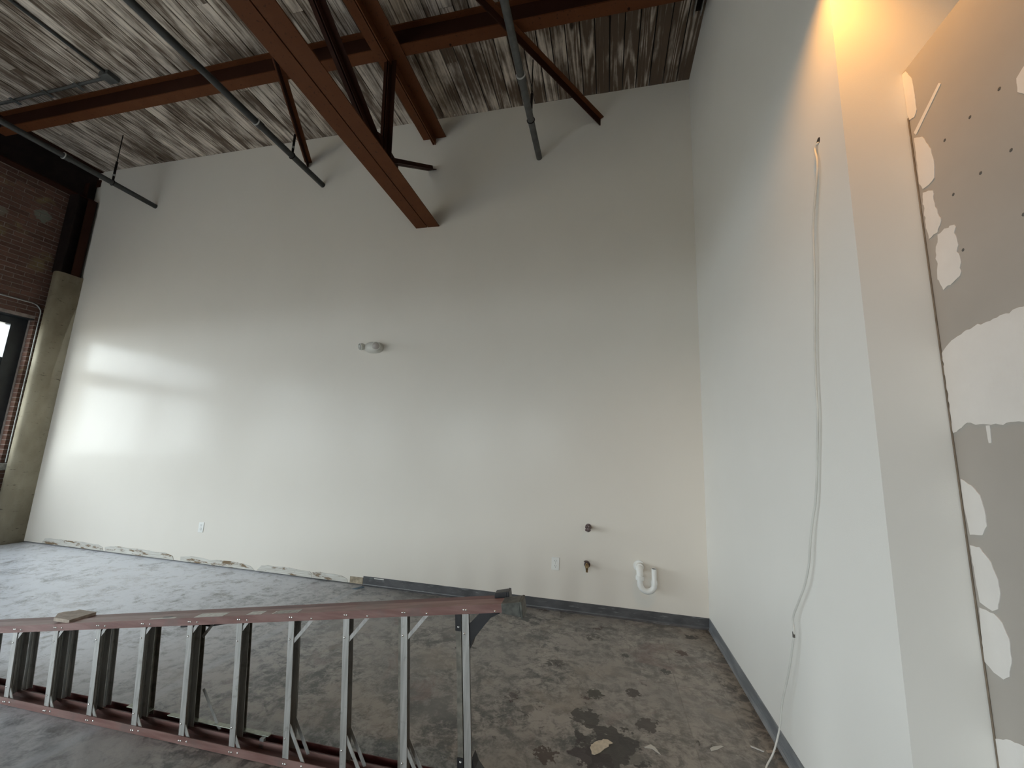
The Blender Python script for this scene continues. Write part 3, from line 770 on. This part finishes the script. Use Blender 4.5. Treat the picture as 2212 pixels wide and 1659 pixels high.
# ------------------------------------------------------------------ wall fittings
def outlet(x, z, label):
    r = empty('wall_outlet', (x, D, z))
    B(-0.040, 0.040, -0.006, 0, -0.062, 0.062).build('cover_plate', M_WHITE, r, 0.003)
    for zc in (-0.024, 0.024):
        pl = []
        for j in range(16):
            g = 2 * PI * j / 16
            pl.append((0.017 * max(-0.86, min(0.86, math.cos(g))) / 0.86, -0.006, zc + 0.0165 * math.sin(g)))
        rc = MB().prism(pl, (0, -0.002, 0)).build('receptacle', M_WHITE, r)
        s = MB().box(-0.0085, -0.0055, -0.0086, -0.008, zc - 0.001, zc + 0.009).box(0.0055, 0.0085, -0.0086, -0.008, zc - 0.001, zc + 0.009).box(-0.003, 0.003, -0.0086, -0.008, zc - 0.011, zc - 0.006)
        s.build('slots', M_SLOT, rc)
    MB().dome((0, -0.006, 0), (0, -1, 0), 0.0035, 0.0015, 8, 2).build('screw', M_GALV, r)
    tag(r, label, 'outlet', 'wall outlets')
outlet(-0.498, 0.441, 'white double outlet beside the brass valves')
outlet(-5.016, 0.441, 'white double outlet alone on the wall near the brick corner')

el = empty('emergency_light', (-2.80, D, 2.75))
mb = MB(); n, m_ = 28, 6; vs = []; fs = []
for i in range(m_ + 1):
    g = (PI / 2) * i / m_
    for j in range(n):
        q = 2 * PI * j / n
        ex = 0.8
        cx_ = math.copysign(abs(math.cos(q)) ** ex, math.cos(q)); sz_ = math.copysign(abs(math.sin(q)) ** ex, math.sin(q))
        k_ = math.cos(g) ** 0.6 if i < m_ else 0.0
        vs.append((0.125 * cx_ * k_, -0.085 * math.sin(g), 0.072 * sz_ * k_))
for i in range(m_):
    for j in range(n):
        q = (j + 1) % n
        fs.append((i * n + j, i * n + q, (i + 1) * n + q, (i + 1) * n + j))
mb.add(vs, fs, True).build('housing', M_CREAM, el)
def lamp_head(c, d, r, lensmat):
    c = Vector(c); d = Vector(d).normalized()
    h = MB().tube([c - d * 0.03, c, c + d * 0.035], r, 18, True, [r * 0.55, r * 0.95, r]).build('lamp_head', M_CREAM, el)
    MB().dome(c + d * 0.035, d, r * 0.86, 0.012, 16, 3).build('lens', lensmat, h)
lamp_head((-0.135, -0.055, 0.005), (-0.5, -0.8, -0.25), 0.046, M_GREYLENS)
lamp_head((0.075, -0.085, 0.0), (0.35, -0.85, -0.15), 0.050, M_LENS)
tag(el, 'small oval twin head emergency light high on the white wall', 'emergency light')

def valve(x, z, label, handle_up, mat, mat2):
    r = empty('stop_valve', (x, D, z))
    MB().tube([(0, 0, 0), (0, -0.004, 0)], 0.030, 18).build('wall_plate', mat2, r)
    MB().tube([(0, -0.004, 0), (0, -0.075, 0)], 0.010, 12).build('stub_pipe', M_BRASS, r)
    MB().tube([(0, -0.045, 0), (0, -0.052, 0), (0, -0.075, 0), (0, -0.082, 0)], 0.018, 8, True, [0.014, 0.020, 0.020, 0.014]).build('body', mat, r)
    if handle_up:
        MB().tube([(0, -0.064, -0.01), (0, -0.064, -0.040)], 0.012, 10).build('outlet_port', mat, r)
        MB().tube([(0, -0.080, 0.0), (0, -0.105, 0.0)], 0.008, 8).build('stem', mat, r)
        hb = MB()
        for j in range(4):
            g = PI / 4 + j * PI / 2
            hb.sphere((0.021 * math.cos(g), -0.108, 0.021 * math.sin(g)), 0.014, 0.008, 0.014, 10, 6)
        hb.tube([(0, -0.112, 0), (0, -0.102, 0)], 0.021, 12)
        hb.build('cross_handle', mat2, r)
    else:
        MB().tube([(0, -0.064, 0.008), (0, -0.064, -0.030), (0, -0.064, -0.032), (0, -0.064, -0.056)], 0.014, 10, True, [0.013, 0.014, 0.011, 0.011]).build('outlet_port', mat, r)
        MB().tube([(-0.004, -0.064, 0.01), (-0.004, -0.066, 0.034)], 0.008, 8).build('stem', mat, r)
        MB().sphere((-0.006, -0.066, 0.042), 0.026, 0.016, 0.011, 14, 8).build('oval_handle', mat2, r)
    tag(r, label, 'valve', 'capped water valves on the wall')
valve(-0.172, 0.826, 'upper dark water valve with a round knurled handle', True, M_CHROME, M_CHROME)
valve(-0.180, 0.462, 'lower brass water valve with its outlet pointing down', False, M_BRASS, M_CHROME)

tr_ = empty('drain_trap', (0.316, D, 0.50))
Yt = -0.115
MB().tube([(0, 0, 0), (0, -0.01, 0)], 0.052, 20).build('wall_flange', M_PVC, tr_)
arm = [(0, -0.008, 0)] + [(0, Yt + 0.045 - 0.045 * math.sin(g), -0.045 + 0.045 * math.cos(g)) for g in (0.0, 0.4, 0.8, 1.2, PI / 2)] + [(0, Yt, -0.075)]
MB().tube(arm, 0.031, 16).build('trap_arm', M_PVC, tr_)
MB().tube([(0, Yt + 0.062, 0), (0, Yt + 0.030, 0)], 0.040, 10).build('slip_nut', M_PVC, tr_)
MB().tube([(0, Yt, -0.060), (0, Yt, -0.097)], 0.040, 10).build('slip_nut', M_PVC, tr_)
R_ = 0.064
ub = [(0, Yt, -0.085), (0, Yt, -0.11)] + [(R_ - R_ * math.cos(g), Yt, -0.13 - R_ * math.sin(g)) for g in [PI * j / 10 for j in range(11)]] + [(2 * R_, Yt, -0.11)]
MB().tube(ub, 0.027, 16).build('u_bend', M_PVC, tr_)
tp = MB().tube([(2 * R_, Yt, -0.125), (2 * R_, Yt, -0.10), (2 * R_, Yt, -0.085), (2 * R_, Yt, 0.012)], 0.024, 16, False, [0.029, 0.029, 0.023, 0.023])
tp.tube([(2 * R_, Yt, -0.08), (2 * R_, Yt, 0.012)], 0.0195, 16, False).build('tail_piece', M_PVC, tr_)
MB().tube([(2 * R_, Yt, 0.007), (2 * R_, Yt, 0.0105)], 0.0193, 16).build('dark_bore', M_SLOT, tr_)
tag(tr_, 'white plastic drain trap with an open upright end', 'drain trap')

# ------------------------------------------------------------------ hanging white cable
cb = empty('loose_cable', (XR, 1.879, 2.98))
pts = [(0.9365, 1.878, 2.983), (0.933, 1.879, 2.98), (0.927, 1.893, 2.965), (0.925, 1.88, 2.9), (0.922, 1.887, 2.822), (0.918, 1.941, 2.636), (0.918, 1.955, 2.548), (0.92, 1.978, 2.38), (0.922, 2.025, 2.118), (0.922, 2.046, 1.942), (0.922, 2.06, 1.757), (0.922, 2.099, 1.553), (0.92, 2.135, 1.389), (0.918, 2.17, 1.303), (0.915, 2.201, 1.207), (0.912, 2.231, 1.089), (0.91, 2.285, 0.983), (0.91, 2.362, 0.887), (0.908, 2.434, 0.789), (0.906, 2.432, 0.713), (0.9, 2.508, 0.511), (0.893, 2.598, 0.326), (0.885, 2.635, 0.182), (0.85, 2.635, 0.065), (0.802, 2.605, 0.006), (0.76, 2.50, 0.006), (0.70, 2.40, 0.006)]
org = Vector((XR, 1.879, 2.98))
MB().tube([p - org for p in smooth_path(pts, 6)], 0.0045, 8).build('cable', M_CABLE, cb)
MB().tube([Vector((0.906, 2.4335, 0.725)) - org, Vector((0.9055, 2.4325, 0.700)) - org], 0.0062, 8).build('tape_wrap', M_TAPE, cb)
MB().dome((0.0, 0.0, 0.012), (-1, 0, 0), 0.016, 0.0012, 12, 2).build('wall_hole', M_SLOT, cb)
tag(cb, 'thin white cable hanging from a hole high in the side wall to the floor', 'cable')

# ------------------------------------------------------------------ ladder lying on its side
lad = empty('step_ladder')
lyaw, ltilt = 0.029, -0.021
ex_ = Vector((math.cos(lyaw), math.sin(lyaw), 0)); en_ = Vector((-math.sin(lyaw), math.cos(lyaw), 0))
ez_ = Vector((0, 0, 1)) * math.cos(ltilt) + en_ * math.sin(ltilt); ew_ = ez_.cross(ex_)
lad.matrix_world = Matrix(((ex_.x, ew_.x, ez_.x, -0.584), (ex_.y, ew_.y, ez_.y, 1.961), (ex_.z, ew_.z, ez_.z, 0.002), (0, 0, 0, 1)))
tag(lad, 'long red fibreglass step ladder with metal treads lying on its side on the floor', 'ladder')
S_, W0, TP = 0.308, 0.794, 0.148
AA = math.atan(TP / 2); ca, sa = math.cos(AA), math.sin(AA)
def low(k):  return Vector((k * S_ / ca, 0.016))
def upp(k):  return low(k) + (W0 + TP * k * S_) * Vector((-sa, ca))
FH = 0.037
ud = (upp(0) - upp(-1)).normalized()
def L(u, w, v): return Vector((u, w, v))
def chan(p0, p1, side, w0, w1, name, mat, fh=FH, th=0.004):
    """C channel from p0 to p1 in the (u,v) plane; web outside (+1 top, -1 bottom); flanges at w0 and w1"""
    d = (p1 - p0); t = d.normalized(); nv = Vector((-t.y, t.x)) * side
    o = nv * 0.0185
    def P(base, off, w): q = base + off; return L(q.x, w, q.y)
    E = L(d.x, 0, d.y)
    m = MB()
    outer, inner = o, o - nv * fh
    m.prism([P(p0, outer, w0), P(p0, outer, w1), P(p0, outer - nv * th, w1), P(p0, outer - nv * th, w0)], E)
    m.prism([P(p0, outer - nv * th, w0), P(p0, inner, w0), P(p0, inner, w0 + th), P(p0, outer - nv * th, w0 + th)], E)
    m.prism([P(p0, outer - nv * th, w1 - th), P(p0, inner, w1 - th), P(p0, inner, w1), P(p0, outer - nv * th, w1)], E)
    return m.build(name, mat, lad)
up0, up1 = upp(0) - ud * 3.42, upp(0) + ud * 0.19
lo0, lo1 = Vector((-3.42, 0.0185)), Vector((0.20, 0.0185))
rail_u = chan(up0, up1, 1, 0.0, 0.074, 'front_rail', M_FIBRE)
rail_l = chan(lo0, lo1, -1, 0.0, 0.074, 'front_rail', M_FIBRE)
rear_u = chan(up0 - Vector((0, 0.004)), up1 - ud * 0.02 - Vector((0, 0.004)), 1, 0.078, 0.132, 'rear_rail', M_FIBRE2, 0.034)
rear_l = chan(lo0, lo1 - Vector((0.02, 0)), -1, 0.078, 0.132, 'rear_rail', M_FIBRE2, 0.034)
riv_u, riv_l = MB(), MB()
def rivet(m, p, w=0.0, r=0.0052): m.dome(L(p.x, w, p.y), (0, -1, 0), r, 0.004, 7, 2)
sdir = Vector((-sa, ca)); udir = Vector((ca, sa))
steps = []
for k in range(0, -11, -1):
    a, b = low(k) + sdir * 0.012, upp(k) - sdir * 0.012
    d = b - a; E = L(d.x, 0, d.y)
    m = MB()
    th = 0.0025
    def P(u, w): q = a + udir * u; return L(q.x, w, q.y)
    f0, f1 = -0.0165, 0.0165
    tl = -0.020                          # the tread plate leans this far back towards the ladder's top
    m.prism([P(f0, 0.0045), P(f1, 0.0045), P(f1, 0.0045 + th), P(f0, 0.0045 + th)], E)
    m.prism([P(f0, 0.0045 + th), P(f0 + th, 0.0045 + th), P(f0 + th + tl, 0.070), P(f0 + tl, 0.070)], E)
    m.prism([P(f0 + tl, 0.070), P(f0 + tl + 0.036, 0.070), P(f0 + tl + 0.036, 0.070 + th), P(f0 + tl, 0.070 + th)], E)
    for q in (0.25, 0.5, 0.75):
        wq = 0.0045 + q * 0.066; m.prism([P(f0 + th + tl * q, wq), P(f0 + th + tl * q + 0.004, wq), P(f0 + th + tl * q + 0.004, wq + 0.002), P(f0 + th + tl * q, wq + 0.002)], E)
    so = m.build('tread', M_ALU, lad); steps.append(so)
    rm = MB()
    for (pp, sgn) in ((low(k), 1), (upp(k), -1)):
        q = pp + sdir * (0.105 if k > -5 else 0.075) * sgn
        rivet(rm, q - udir * 0.006, 0.0045)
        tgt = riv_l if sgn > 0 else riv_u
        rivet(tgt, pp - udir * 0.006); rivet(tgt, pp + udir * 0.006)
    ro = rm.build('rivets', M_RIVET, so); ro['kind'] = 'stuff'
    # diagonal straps between tread and rails
    if k == 0: continue
    long = k >= -3
    for sgn, pp in ((1, low(k)), (-1, upp(k))):
        du = (0.118 if sgn < 0 else 0.095) if long else (0.050 if sgn < 0 else 0.042)
        dv = (0.120 if sgn < 0 else 0.165) if long else (0.055 if sgn < 0 else 0.068)
        for w in ((0.008,) if sgn < 0 or not long else (0.008, 0.066)):
            off = 0.0 if w < 0.05 else -0.016
            p = pp + udir * (0.010 + off) + sdir * dv * sgn; q = pp + udir * (du + off) + sdir * 0.006 * sgn
            t = (q - p).normalized(); nn = Vector((-t.y, t.x)) * 0.0085
            MB().prism([L((p + nn).x, w, (p + nn).y), L((p - nn).x, w, (p - nn).y), L((q - nn).x, w, (q - nn).y), L((q + nn).x, w, (q + nn).y)], (0, 0.003, 0)).build('strap_brace', M_ALU, lad)
        rivet(riv_l if sgn > 0 else riv_u, pp + udir * du)
rivet(riv_u, upp(0) + udir * 0.145); rivet(riv_l, low(0) + udir * 0.145)
riv_u.build('rivets', M_RIVET, rail_u)['kind'] = 'stuff'; riv_l.build('rivets', M_RIVET, rail_l)['kind'] = 'stuff'
# rear section bars
def rear_bar(k):
    du = -0.074 + 0.0063 * (-k)
    a, b = low(k) + sdir * 0.01 + udir * du, upp(k) - sdir * 0.01 + udir * du
    d = b - a; E = L(d.x, 0, d.y); th = 0.0025; w0, w1, fl = 0.083, 0.112, 0.026
    def P(u, w): q = a + udir * u; return L(q.x, w, q.y)
    m = MB().prism([P(0, w0), P(fl, w0), P(fl, w0 + th), P(0, w0 + th)], E)
    m.prism([P(0, w0 + th), P(th, w0 + th), P(th, w1), P(0, w1)], E)
    m.prism([P(0, w1), P(fl, w1), P(fl, w1 + th), P(0, w1 + th)], E)
    return m.build('rear_bar', M_ALU if k <= -7 else M_ALUD, lad)
for k in range(0, -11, -1): rear_bar(k)
for (p, q) in ((low(-5) + Vector((0.0, 0.19)), low(-5) + Vector((0.135, 0.01))), (upp(-5) + Vector((-0.01, -0.12)), upp(-5) + Vector((0.07, -0.015)))):
    t = (q - p).normalized(); nn = Vector((-t.y, t.x)) * 0.008
    MB().prism([L((p + nn).x, .10, (p + nn).y), L((p - nn).x, .10, (p - nn).y), L((q - nn).x, .10, (q - nn).y), L((q + nn).x, .10, (q + nn).y)], (0, 0.003, 0)).build('strap_brace', M_ALU, lad)
# black knee braces at the bottom tread
oc = [(0.018, -0.172), (0.032, -0.135), (0.062, -0.100), (0.092, -0.066), (0.122, -0.034), (0.165, -0.014), (0.070, -0.014), (0.018, -0.064)]
for (bp, sg) in ((upp(0), 1), (low(0), -1)):
    pl = []
    for (u, v) in oc:
        q = bp + udir * u + sdir * (v * sg); pl.append(L(q.x, 0.012, q.y))
    kb = MB().prism(pl, (0, 0.010, 0))
    pl2 = [p + Vector((0, 0.010, 0)) for p in pl[:6]]
    for i in range(5):
        t = (pl2[i + 1] - pl2[i]).normalized(); nn = Vector((-t.z, 0, t.x)) * 0.003 * sg
        kb.prism([pl2[i], pl2[i + 1], pl2[i + 1] + nn, pl2[i] + nn], (0, 0.045, 0))
    kb.build('knee_brace', M_BLACK, lad)
    # black end gusset on the rear bar
    g0 = bp - sdir * (0.012 * sg) + udir * -0.0755; g1 = bp - sdir * (0.125 * sg) + udir * -0.0755
    MB().prism([L(g0.x, 0.0775, g0.y), L(g0.x + 0.030, 0.0775, g0.y), L(g1.x + 0.030, 0.0775, g1.y), L(g1.x, 0.0775, g1.y)], (0, 0.002, 0)).build('end_gusset', M_BLACK, lad)
    gr = MB(); gq = bp - sdir * (0.108 * sg) + udir * -0.060; rivet(gr, gq, 0.077, 0.006); gr.build('rivets', M_RIVET, lad)
# rubber boots at the feet
def boot(p, tdir, side, w0, w1, mat, name, ln=0.075):
    nv = Vector((-tdir.y, tdir.x)) * side
    o = nv * 0.021
    A = p - tdir * 0.012; Bq = p + tdir * ln
    prof = [A + o, Bq + o * 1.2, Bq + o - nv * 0.062, A + o - nv * 0.042]
    m = MB().prism([L(q.x, w0, q.y) for q in prof], (0, w1 - w0, 0))
    m.prism([L(q.x, w0 - 0.004, q.y) for q in (Bq + o * 1.3, Bq + tdir * 0.012 + o * 1.25, Bq + tdir * 0.012 + o - nv * 0.066, Bq + o - nv * 0.066)], (0, w1 - w0 + 0.008, 0))
    return m.build(name, mat, lad, 0.003)
boot(up1, ud, 1, -0.006, 0.080, M_RUBBER, 'rubber_foot')
boot(lo1, Vector((1, 0)), -1, -0.006, 0.080, M_RUBBER, 'rubber_foot')
boot(up1 - ud * 0.055 + Vector((0, 0.016)), ud, 1, 0.088, 0.140, M_BLACK, 'rear_foot', 0.05)
boot(lo1 - Vector((0.075, 0)), Vector((1, 0)), -1, 0.088, 0.140, M_BLACK, 'rear_foot', 0.05)
# top cap, out of the frame
tc0 = low(-11) ; tc1 = upp(-11)
MB().prism([L(tc0.x, -0.02, tc0.y - 0.016), L(tc0.x, 0.16, tc0.y - 0.016), L(tc0.x - 0.05, 0.16, tc0.y - 0.016), L(tc0.x - 0.05, -0.02, tc0.y - 0.016)], (tc1.x - tc0.x, 0, tc1.y - tc0.y + 0.034)).build('top_cap', M_FIBRE, lad)
# spreader bars
def flat(u0, u1, w0, w1, v, mat, name, th=0.004):
    return MB().box(u0, u1, w0, w1, v, v + th).build(name, mat, lad, 0.001)
flat(-1.74, -1.10, 0.086, 0.112, 0.050, M_BAR, 'spreader_bar')
flat(-2.02, -1.86, 0.084, 0.118, 0.052, M_BAR, 'spreader_plate')
B(-1.135, -1.112, 0.070, 0.086, 0.006, 0.050).build('spreader_hook', M_GALV, lad)
pu = upp(-5)
sp_ = MB().prism([L(pu.x - 0.03, 0.10, pu.y - 0.052), L(pu.x + 0.03, 0.10, pu.y - 0.050), L(pu.x + 0.20, 0.10, pu.y - 0.012), L(pu.x + 0.20, 0.10, pu.y - 0.020), L(pu.x + 0.03, 0.10, pu.y - 0.062), L(pu.x - 0.03, 0.10, pu.y - 0.064)], (0, 0.006, 0)).build('upper_spreader', M_BLACK, lad)
MB().tube([L(pu.x - 0.16, 0.10, pu.y - 0.082), L(pu.x - 0.09, 0.10, pu.y - 0.070)], 0.006, 8).build('spreader_pin', M_BLACK, lad)
# stickers on the upper rail's face
def sticker(k, du0, du1, w0, w1, mat):
    p = upp(k) + ud * du0; q = upp(k) + ud * du1
    nv = Vector((-ud.y, ud.x)) * 0.0187
    a_, b_ = p + nv, q + nv
    MB().prism([L(a_.x, w0, a_.y), L(b_.x, w0, b_.y), L(b_.x, w1, b_.y), L(a_.x, w1, a_.y)], (-ud.y * 0.0006, 0, ud.x * 0.0006)).build('sticker', mat, rail_u)
sticker(-6, 0.035, 0.20, 0.006, 0.020, M_STICK)
sticker(-6, 0.10, 0.16, 0.024, 0.036, M_BLACK)
sticker(-5, 0.02, 0.20, 0.004, 0.054, M_STICK)
sticker(-4, 0.035, 0.125, 0.008, 0.050, M_STICK)
sticker(-4, 0.19, 0.20, 0.006, 0.040, M_STICK)
sticker(-4, 0.205, 0.34, 0.006, 0.048, M_STICKG)
lad_m = lad.matrix_world.copy()
# scrap of board left on the ladder
pb = upp(-8) + Vector((-0.01, 0.0205))
sc_ = empty('board_scrap'); sc_.matrix_world = lad_m @ Matrix.Translation(L(pb.x, 0.07, pb.y + 0.0045))
MB().prism([(-0.035, -0.058, 0), (0.085, -0.058, 0), (0.10, 0.062, 0), (-0.035, 0.062, 0)], (0.0, 0, 0.019)).build('board', M_SCRAP, sc_)
m = MB()
for i in range(5):
    u0 = -0.035 - i * 0.016; hgt = 0.017 - i * 0.0022 + random.uniform(-.002, .002)
    m.prism([(u0, -0.05 + i * 0.012, 0), (u0 - 0.017, -0.04 + i * 0.012, 0), (u0 - 0.017, 0.03 + random.uniform(-.02, .01), 0), (u0, 0.045, 0)], (0, 0, hgt))
m.build('torn_edge', M_SCRAP, sc_)
tag(sc_, 'scrap of tan fibreboard left on the upper rail of the ladder', 'board')

# ------------------------------------------------------------------ litter on the floor
def chip(name, pl, th, mat, label, cat, group=None):
    cx_ = sum(p[0] for p in pl) / len(pl); cy_ = sum(p[1] for p in pl) / len(pl)
    m = MB().prism([(x - cx_, y - cy_, 0.0005) for x, y in pl], (0, 0, th))
    o = m.build(name, mat); o.location = (cx_, cy_, 0)
    tag(o, label, cat, group)
chip('paint_chip', [(-0.081, 2.5), (-0.074, 2.512), (-0.077, 2.52), (-0.066, 2.53), (-0.058, 2.546), (-0.036, 2.566), (-0.02, 2.572), (-0.012, 2.584), (0.014, 2.587), (0.04, 2.568), (0.018, 2.552), (0.018, 2.535), (-0.004, 2.512), (-0.026, 2.478), (-0.055, 2.451), (-0.07, 2.452), (-0.072, 2.475)], 0.003, M_CHIP,
     'large jagged cream paint chip lying on the dark floor stain', 'paint chip', 'debris on the floor')
chip('paper_scrap', [(0.205, 2.585), (0.24, 2.618), (0.262, 2.602), (0.285, 2.552), (0.265, 2.568), (0.246, 2.585)], 0.002, M_PAPER,
     'bent white paper scrap just beyond the dark floor stain', 'paper', 'debris on the floor')
chip('paper_scrap', [(0.554, 2.68), (0.575, 2.7), (0.617, 2.72), (0.632, 2.718), (0.589, 2.68), (0.556, 2.660)], 0.002, M_PAPER,
     'curved pale sliver of paper between the stain and the loose cable', 'paper', 'debris on the floor')
chip('wood_splinter', [(0.780, 2.767), (0.839, 2.741), (0.835, 2.733), (0.778, 2.758)], 0.004, M_PAPER,
     'thin pale splinter lying near the foot of the loose cable', 'splinter', 'debris on the floor')
chip('paper_scrap', [(0.850, 2.752), (0.880, 2.762), (0.905, 2.762), (0.891, 2.745), (0.852, 2.735)], 0.002, M_SCRAP,
     'tan paper scrap against the base where the cable meets the floor', 'paper', 'debris on the floor')
chip('tape_scrap', [(-2.70, 4.215), (-2.64, 4.22), (-2.60, 4.30), (-2.645, 4.33), (-2.665, 4.27)], 0.003, simple('blue_tape', (0.10, 0.16, 0.22, 1), 0.5),
     'small scrap of blue tape at the cut end of the vinyl base', 'tape', 'debris on the floor')

# ------------------------------------------------------------------ pendant can light beside the alcove, just above the frame
LP = (0.77, 1.46, 3.76)
wl_ = empty('pendant_light', LP)
can = [(0.055 * math.cos(2 * PI * j / 20), 0.055 * math.sin(2 * PI * j / 20)) for j in range(20)]
MB().tube([(0, 0, 0.10), (0, 0, 0.09), (0, 0, -0.02)], 0.05, 20, False, [0.012, 0.05, 0.055]).build('shade', M_BLACK, wl_)
MB().sphere((0, 0, 0.03), 0.028, 0.028, 0.034, 14, 10).build('bulb', M_BULB, wl_)
MB().tube([(0, 0, 0.10), (0, 0, H - LP[2] - 0.001)], 0.004, 6).build('cord', M_BLACK, wl_)
tag(wl_, 'small black pendant can light with a warm bulb beside the alcove', 'lamp')
sl = bpy.data.lights.new('pendant_beam', 'SPOT')
sl.energy = 50; sl.color = (1.0, 0.46, 0.095); sl.spot_size = math.radians(140); sl.spot_blend = 1.0; sl.shadow_soft_size = 0.03
so_ = bpy.data.objects.new('pendant_beam', sl); COL.objects.link(so_); so_.parent = wl_
so_.location = (0, 0, -0.025); so_.rotation_euler = Vector((0.16, 0.10, -1)).to_track_quat('-Z', 'Y').to_euler()
